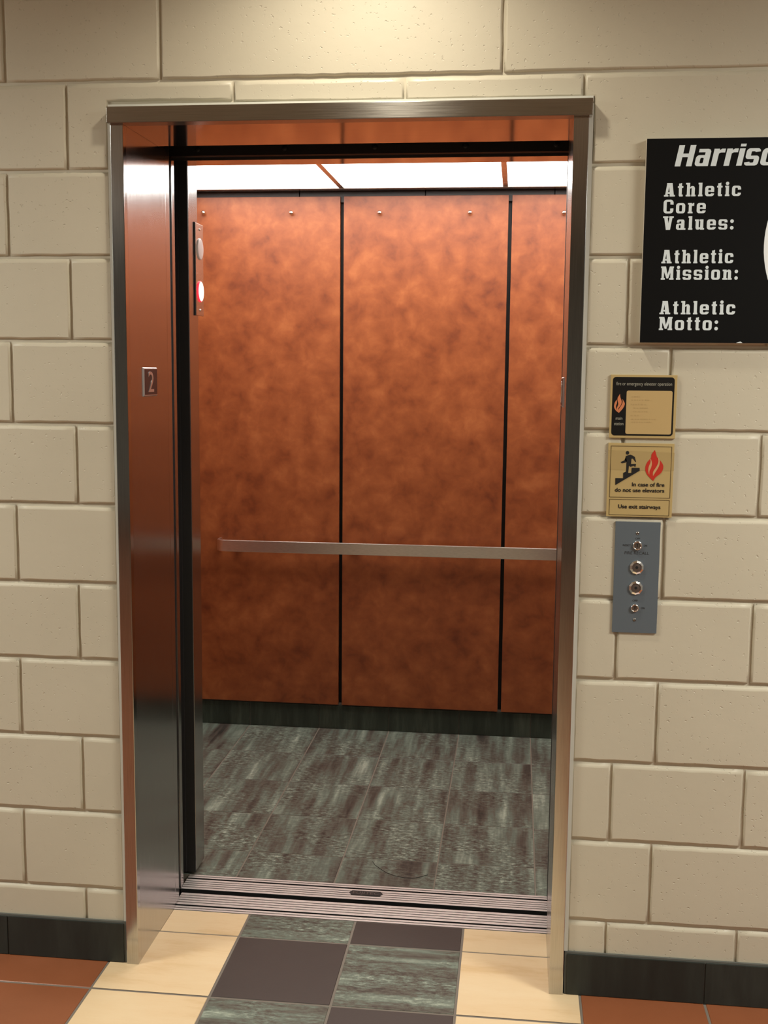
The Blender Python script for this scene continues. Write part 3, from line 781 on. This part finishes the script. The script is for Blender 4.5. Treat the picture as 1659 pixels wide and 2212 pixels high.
lens_strip(p, [(1140, 222), (1065, 320), (1050, 400), (960, 510), (922, 640), (955, 760), (1040, 860), (1100, 915)],
              [(1140, 222), (1168, 320), (1190, 385), (1290, 500), (1326, 600), (1280, 730), (1160, 830), (1100, 915)], YS-0.0008, 'flame_red', T2)
o = p.build('flame', s2); o['label'] = 'red flame symbol'
c_ = MB()
lens_strip(c_, [(1035, 425), (1040, 500), (1000, 600), (990, 690), (1008, 775)], [(1048, 420), (1072, 520), (1052, 620), (1020, 690), (1010, 775)], YS-0.0011, 'flame_cut', T2)
lens_strip(c_, [(1212, 400), (1215, 500), (1170, 600), (1100, 710), (1096, 802)], [(1228, 395), (1248, 490), (1222, 600), (1150, 720), (1100, 802)], YS-0.0011, 'flame_cut', T2)
c_.build('flame_lines', o)

# grey control panel
cp = thing('control_panel', (1.2095, 0.0, 1.0685), 'grey fire recall panel with key switches below the gold signs', 'control panel')
YP = -0.0050
p = MB(); p.box(1.1570, 1.2620, YP, 0.0, 0.9340, 1.2030, 'panel_grey', 0.0006); p.build('plate', cp)
def screw(x, z):
    q = MB(); q.lathe([(0.0040, 0.0), (0.0036, 0.0010), (0.0, 0.0014)], 14, at_front(x, YP, z), 'key_face'); q.box(x-0.0030, x+0.0030, YP-0.0016, YP-0.0012, z-0.0005, z+0.0005, 'dark_slot'); return q.build('screw', cp)
screw(1.2090, 1.1760); screw(1.2090, 0.9660)
def key_switch(x, z, r):
    q = MB(); q.lathe([(r, 0.0), (r, 0.0035), (r*0.88, 0.0050), (r*0.74, 0.0050), (r*0.72, 0.0030)], 28, at_front(x, YP, z), 'chrome'); o_ = q.build('key_switch', cp)
    q = MB(); q.lathe([(r*0.74, 0.0029), (r*0.45, 0.0031), (0.0, 0.0031)], 24, at_front(x, YP, z), 'key_face'); q.build('barrel', o_)
    q = MB(); q.box(x-0.0009, x+0.0009, YP-0.0035, YP-0.0030, z-0.0030, z+0.0042, 'dark_slot'); q.build('keyhole', o_)
key_switch(1.2095, 1.1465, 0.0112); key_switch(1.2088, 0.9950, 0.0098)
def button(x, z):
    q = MB(); q.lathe([(0.0168, 0.0), (0.0166, 0.0034), (0.0120, 0.0059), (0.0112, 0.0059), (0.0110, 0.0040)], 10, at_front(x, YP, z), 'chrome', False, PI/10); o_ = q.build('button', cp)
    q = MB(); q.lathe([(0.0115, 0.0039), (0.0100, 0.0046), (0.0, 0.0048)], 24, at_front(x, YP, z), 'button_face'); q.build('button_face', o_)
    q = MB(); q.lathe([(0.0036, 0.0048), (0.0, 0.0050)], 14, at_front(x, YP, z), 'dark_slot'); q.build('keyhole', o_)
button(1.2097, 1.0940); button(1.2092, 1.0443)
yt = YP-0.0003
p = MB(); put_text(p, 'OFF', 1.2040, 1.2155, 1.1610, 0.0042, yt, 'panel_ink', 0.01); p.build('lettering', cp)
p = MB(); put_text(p, 'RESET', 1.1755, 1.1945, 1.1445, 0.0042, yt, 'panel_ink', 0.01); p.build('lettering', cp)
p = MB(); put_text(p, 'ON', 1.2245, 1.2325, 1.1445, 0.0042, yt, 'panel_ink', 0.01); p.build('lettering', cp)
p = MB(); put_text(p, 'FIRE RECALL', 1.1805, 1.2375, 1.1250, 0.0068, yt, 'panel_ink', 0.0); p.build('lettering', cp)
p = MB(); put_text(p, 'OFF', 1.2030, 1.2150, 1.0105, 0.0045, yt, 'panel_ink', 0.012); p.build('lettering', cp)
p = MB(); put_text(p, 'ON', 1.2235, 1.2320, 0.9930, 0.0042, yt, 'panel_ink', 0.012); p.build('lettering', cp)

# ------------------------------------------------------------------ black board with slab lettering
bd = thing('wall_sign', (1.70, 0.0, 1.8520), 'large black wall sign with white lettering, Athletic Core Values', 'sign')
YB = -0.0200
p = MB(); p.box(1.1960, 2.2040, YB, -0.0005, 1.6240, 2.0815, 'board_edge')
p.box(1.1960, 2.2040, YB-0.0008, YB, 1.6245, 2.0810, 'board'); p.build('board', bd)
p = MB(); flat(p, [(1.7060+0.2420*math.cos(2*PI*k/96), 1.8440+0.2420*math.sin(2*PI*k/96)) for k in range(96)], YB-0.0013, 'vinyl_white')
o = p.build('emblem', bd); o['label'] = 'white round emblem'

class Glyph:
    def __init__(s): s.q = []
    def R(s, x0, y0, x1, y1): s.q.append([(x0, y0), (x1, y0), (x1, y1), (x0, y1)]); return s
    def Q(s, *pts): s.q.append(list(pts)); return s
    def bowl(s, x0, y0, x1, y1, w=0.235, h=0.15, r=0.20, ri=0.06, cut=None):
        n = 6
        def loop(a0, b0, a1, b1, rr):
            pts = []
            cs = ((a1-rr, b0+rr, -PI/2), (a1-rr, b1-rr, 0), (a0+rr, b1-rr, PI/2), (a0+rr, b0+rr, PI))
            for k, (cx, cy, t0) in enumerate(cs):
                for i in range(n+1): t = t0+PI/2*i/n; pts.append((cx+rr*math.cos(t), cy+rr*math.sin(t)))
                nx = cs[(k+1) % 4]; e = (nx[0]+rr*math.cos(nx[2]), nx[1]+rr*math.sin(nx[2])); b = pts[-1]
                for i in range(1, 16): pts.append((b[0]+(e[0]-b[0])*i/16, b[1]+(e[1]-b[1])*i/16))
            return pts
        O = loop(x0, y0, x1, y1, r); I = loop(x0+w, y0+h, x1-w, y1-h, ri)
        for i in range(len(O)):
            j = (i+1) % len(O)
            cx = (O[i][0]+O[j][0]+I[i][0]+I[j][0])/4; cy = (O[i][1]+O[j][1]+I[i][1]+I[j][1])/4
            if cut and cut[0] < cx < cut[2] and cut[1] < cy < cut[3]: continue
            s.q.append([O[i], O[j], I[j], I[i], None])
        return s
    def dot(s, cx, cy, r): s.q.append([(cx+r*math.cos(2*PI*k/16), cy+r*math.sin(2*PI*k/16)) for k in range(16)]); return s
XH = 0.76
def slab_glyphs():
    g = {}; S = 0.12
    g['A'] = (0.81, Glyph().Q((0.07, 0), (0.24, 0), (0.42, 1), (0.22, 1)).Q((0.44, 0), (0.74, 0), (0.60, 1), (0.34, 1)).R(0.2, 0.2, 0.55, 0.33).R(0, 0, 0.33, S).R(0.42, 0, 0.81, S).R(0.20, 1-S, 0.60, 1))
    g['t'] = (0.40, Glyph().R(0.08, 0.05, 0.30, 0.95).R(0, XH-0.13, 0.40, XH).R(0.12, 0, 0.38, 0.14).Q((0.08, 0.8), (0.30, 0.8), (0.30, 1.0), (0.17, 0.95)))
    g['h'] = (0.72, Glyph().R(0.08, 0, 0.30, 1).R(0, 1-S, 0.2, 1).R(0, 0, 0.35, S).R(0.42, 0, 0.66, XH-0.12).R(0.40, 0, 0.72, S).Q((0.28, XH-0.2), (0.42, XH-0.14), (0.42, XH), (0.28, XH-0.1)).Q((0.40, XH-0.15), (0.66, XH-0.18), (0.60, XH-0.03), (0.52, XH), (0.40, XH)))
    g['l'] = (0.30, Glyph().R(0.05, 0, 0.28, 1).R(0, 1-S, 0.15, 1).R(0, 0, 0.32, S))
    g['e'] = (0.67, Glyph().bowl(0, 0, 0.67, XH, cut=(0.40, 0.20, 0.7, 0.325)).R(0.2, 0.33, 0.5, 0.44))
    g['i'] = (0.31, Glyph().R(0.05, 0, 0.28, XH).R(0, XH-S, 0.15, XH).R(0, 0, 0.33, S).dot(0.16, 0.93, 0.125))
    g['c'] = (0.66, Glyph().bowl(0, 0, 0.66, XH, cut=(0.38, 0.25, 0.7, 0.47)))
    g['C'] = (0.74, Glyph().bowl(0, 0, 0.74, 1.02, r=0.24, cut=(0.42, 0.35, 0.8, 0.64)))
    g['o'] = (0.68, Glyph().bowl(0, 0, 0.68, XH))
    g['r'] = (0.46, Glyph().R(0.07, 0, 0.29, XH).R(0, XH-S, 0.2, XH).R(0, 0, 0.36, S).Q((0.26, XH-0.26), (0.36, XH-0.2), (0.46, XH-0.22), (0.46, XH), (0.38, XH), (0.26, XH-0.1)))
    g['V'] = (0.80, Glyph().Q((0.07, 1), (0.33, 1), (0.48, 0.0), (0.24, 0)).Q((0.50, 1), (0.72, 1), (0.55, 0), (0.32, 0)).R(0, 1-S, 0.40, 1).R(0.46, 1-S, 0.80, 1))
    g['a'] = (0.71, Glyph().R(0.38, 0.0, 0.62, XH-0.10).Q((0.06, XH-0.22), (0.24, XH-0.22), (0.24, XH-0.14), (0.62, XH-0.14), (0.58, XH-0.03), (0.48, XH), (0.18, XH), (0.08, XH-0.06)).bowl(0, 0, 0.55, 0.46, w=0.21, h=0.12, r=0.15, ri=0.04).R(0.5, 0, 0.71, S))
    g['u'] = (0.70, Glyph().R(0.06, 0.12, 0.29, XH).R(0, XH-S, 0.2, XH).R(0.40, 0, 0.63, XH).R(0.34, XH-S, 0.5, XH).R(0.5, 0, 0.70, S).Q((0.06, 0.13), (0.12, 0.02), (0.22, 0), (0.34, 0.02), (0.45, 0.12), (0.45, 0.17), (0.06, 0.17)))
    g['s'] = (0.66, Glyph().bowl(0, XH/2-0.09, 0.66, XH, w=0.22, h=0.13, r=0.15, ri=0.03, cut=(0.36, 0.28, 0.7, XH-0.22)).bowl(0, 0, 0.66, XH/2+0.06, w=0.22, h=0.13, r=0.15, ri=0.03, cut=(-0.1, 0.2, 0.30, XH/2)).R(0.15, XH/2-0.08, 0.5, XH/2+0.05))
    g[':'] = (0.28, Glyph().dot(0.14, 0.13, 0.135).dot(0.14, XH-0.14, 0.135))
    g['M'] = (1.0, Glyph().R(0.06, 0, 0.24, 1).R(0.74, 0, 0.96, 1).R(0, 1-S, 0.3, 1).R(0.74, 1-S, 1.0, 1).R(0, 0, 0.32, S).R(0.66, 0, 1.0, S).Q((0.08, 1), (0.38, 1), (0.58, 0.1), (0.44, 0.1)).Q((0.68, 1), (0.90, 1), (0.58, 0.1), (0.44, 0.1)))
    g['n'] = (0.72, Glyph().R(0.07, 0, 0.30, XH).R(0, XH-S, 0.2, XH).R(0, 0, 0.36, S).R(0.42, 0, 0.66, XH-0.12).R(0.40, 0, 0.72, S).Q((0.28, XH-0.22), (0.42, XH-0.15), (0.42, XH), (0.28, XH-0.1)).Q((0.40, XH-0.16), (0.66, XH-0.18), (0.60, XH-0.03), (0.52, XH), (0.40, XH)))
    return g
SG = slab_glyphs()
def levels(qs):
    """each overlapping piece of a letter gets its own hair-thin layer; the segments of one bowl share a layer"""
    lv = 0; prev = False
    for q in qs:
        seg = q[-1] is None
        if not (seg and prev): lv += 1
        if seg and prev and (q[0][0]-last[0])**2+(q[0][1]-last[1])**2 > 0.02: lv += 1
        prev = seg
        if seg: last = q[1]; q = q[:-1]
        yield q, lv
def slab_line(mb, word, x0, x1, zb, cap):
    adv = 0.195; tot = sum(SG[ch][0] for ch in word)+adv*(len(word)-1)
    sx = (x1-x0)/tot; x = 0.0; k = 0
    for ch in word:
        w_, g_ = SG[ch]
        for q, lv in levels(g_.q):
            mb.add([(x0+(x+a)*sx, YB-0.0013-0.000006*(k+lv), zb+b*cap) for a, b in q], [tuple(range(len(q)))], 'vinyl')
        k = (k+7) % 14
        x += w_+adv
lines = [('Athletic', 1.408, 1.953), ('Core', 1.332, 1.9155), ('Values:', 1.3955, 1.8790), ('Athletic', 1.398, 1.804), ('Mission:', 1.410, 1.767), ('Athletic', 1.4075, 1.6890), ('Motto:', 1.371, 1.6530)]
for wd_, x1, zb in lines:
    p = MB(); slab_line(p, wd_, 1.2380, x1, zb, 0.0300); p.build('lettering', bd)
p = MB(); p.add([(1.4125, YB-0.0014, 1.6246), (1.4270, YB-0.0014, 1.6246), (1.4225, YB-0.0014, 1.6280), (1.4190, YB-0.0014, 1.6268)], [(0, 1, 2, 3)], 'vinyl')
o = p.build('chip', bd); o['label'] = 'pale chipped edge'
# italic heading
def ital():
    x = 0.81
    def H(o): return [[(o, 0), (o+.27, 0), (o+.27, 1), (o, 1)], [(o+.54, 0), (o+.81, 0), (o+.81, 1), (o+.54, 1)], [(o+.2, .43), (o+.6, .43), (o+.6, .60), (o+.2, .60)]]
    def sh_(g_, o): return [[(None if p_ is None else (p_[0]+o, p_[1])) for p_ in q] for q in g_.q]
    a_ = Glyph().R(0.40, 0, 0.66, x-0.10).Q((0.08, x-0.16), (0.66, x-0.16), (0.62, x-0.04), (0.52, x), (0.08, x)).bowl(0, 0, 0.60, 0.52, w=0.22, h=0.13, r=0.16, ri=0.05)
    r_ = Glyph().R(0, 0, 0.26, x).Q((0.2, x-0.26), (0.34, x-0.18), (0.54, x-0.18), (0.54, x), (0.36, x), (0.2, x-0.12))
    i_ = Glyph().R(0, 0, 0.26, x).R(0, 0.90, 0.26, 1.03)
    s_ = Glyph().bowl(0, x/2-0.10, 0.66, x, w=0.24, h=0.14, r=0.15, ri=0.04, cut=(0.38, 0.30, 0.7, x-0.17)).bowl(0, 0, 0.66, x/2+0.06, w=0.24, h=0.14, r=0.15, ri=0.04, cut=(-0.1, 0.16, 0.28, x/2)).R(0.16, x/2-0.09, 0.5, x/2+0.05)
    o_ = Glyph().bowl(0, 0, 0.70, x, w=0.25, h=0.15, r=0.2, ri=0.07)
    n_ = Glyph().R(0, 0, 0.26, x).R(0.42, 0, 0.68, x-0.12).Q((0.2, x-0.24), (0.42, x-0.15), (0.42, x), (0.2, x-0.1)).Q((0.4, x-0.16), (0.68, x-0.18), (0.62, x-0.03), (0.54, x), (0.4, x))
    return H(0)+sh_(a_, .93)+sh_(r_, 1.72)+sh_(r_, 2.33)+sh_(i_, 2.93)+sh_(s_, 3.28)+sh_(o_, 4.03)+sh_(n_, 4.86)
p = MB()
for q, k in levels(ital()):
    p.add([(1.2590+(a+b*0.20)*0.0462, YB-0.0013-0.000006*k, 2.0195+b*0.0465) for a, b in q], [tuple(range(len(q)))], 'vinyl')
p.build('heading', bd)
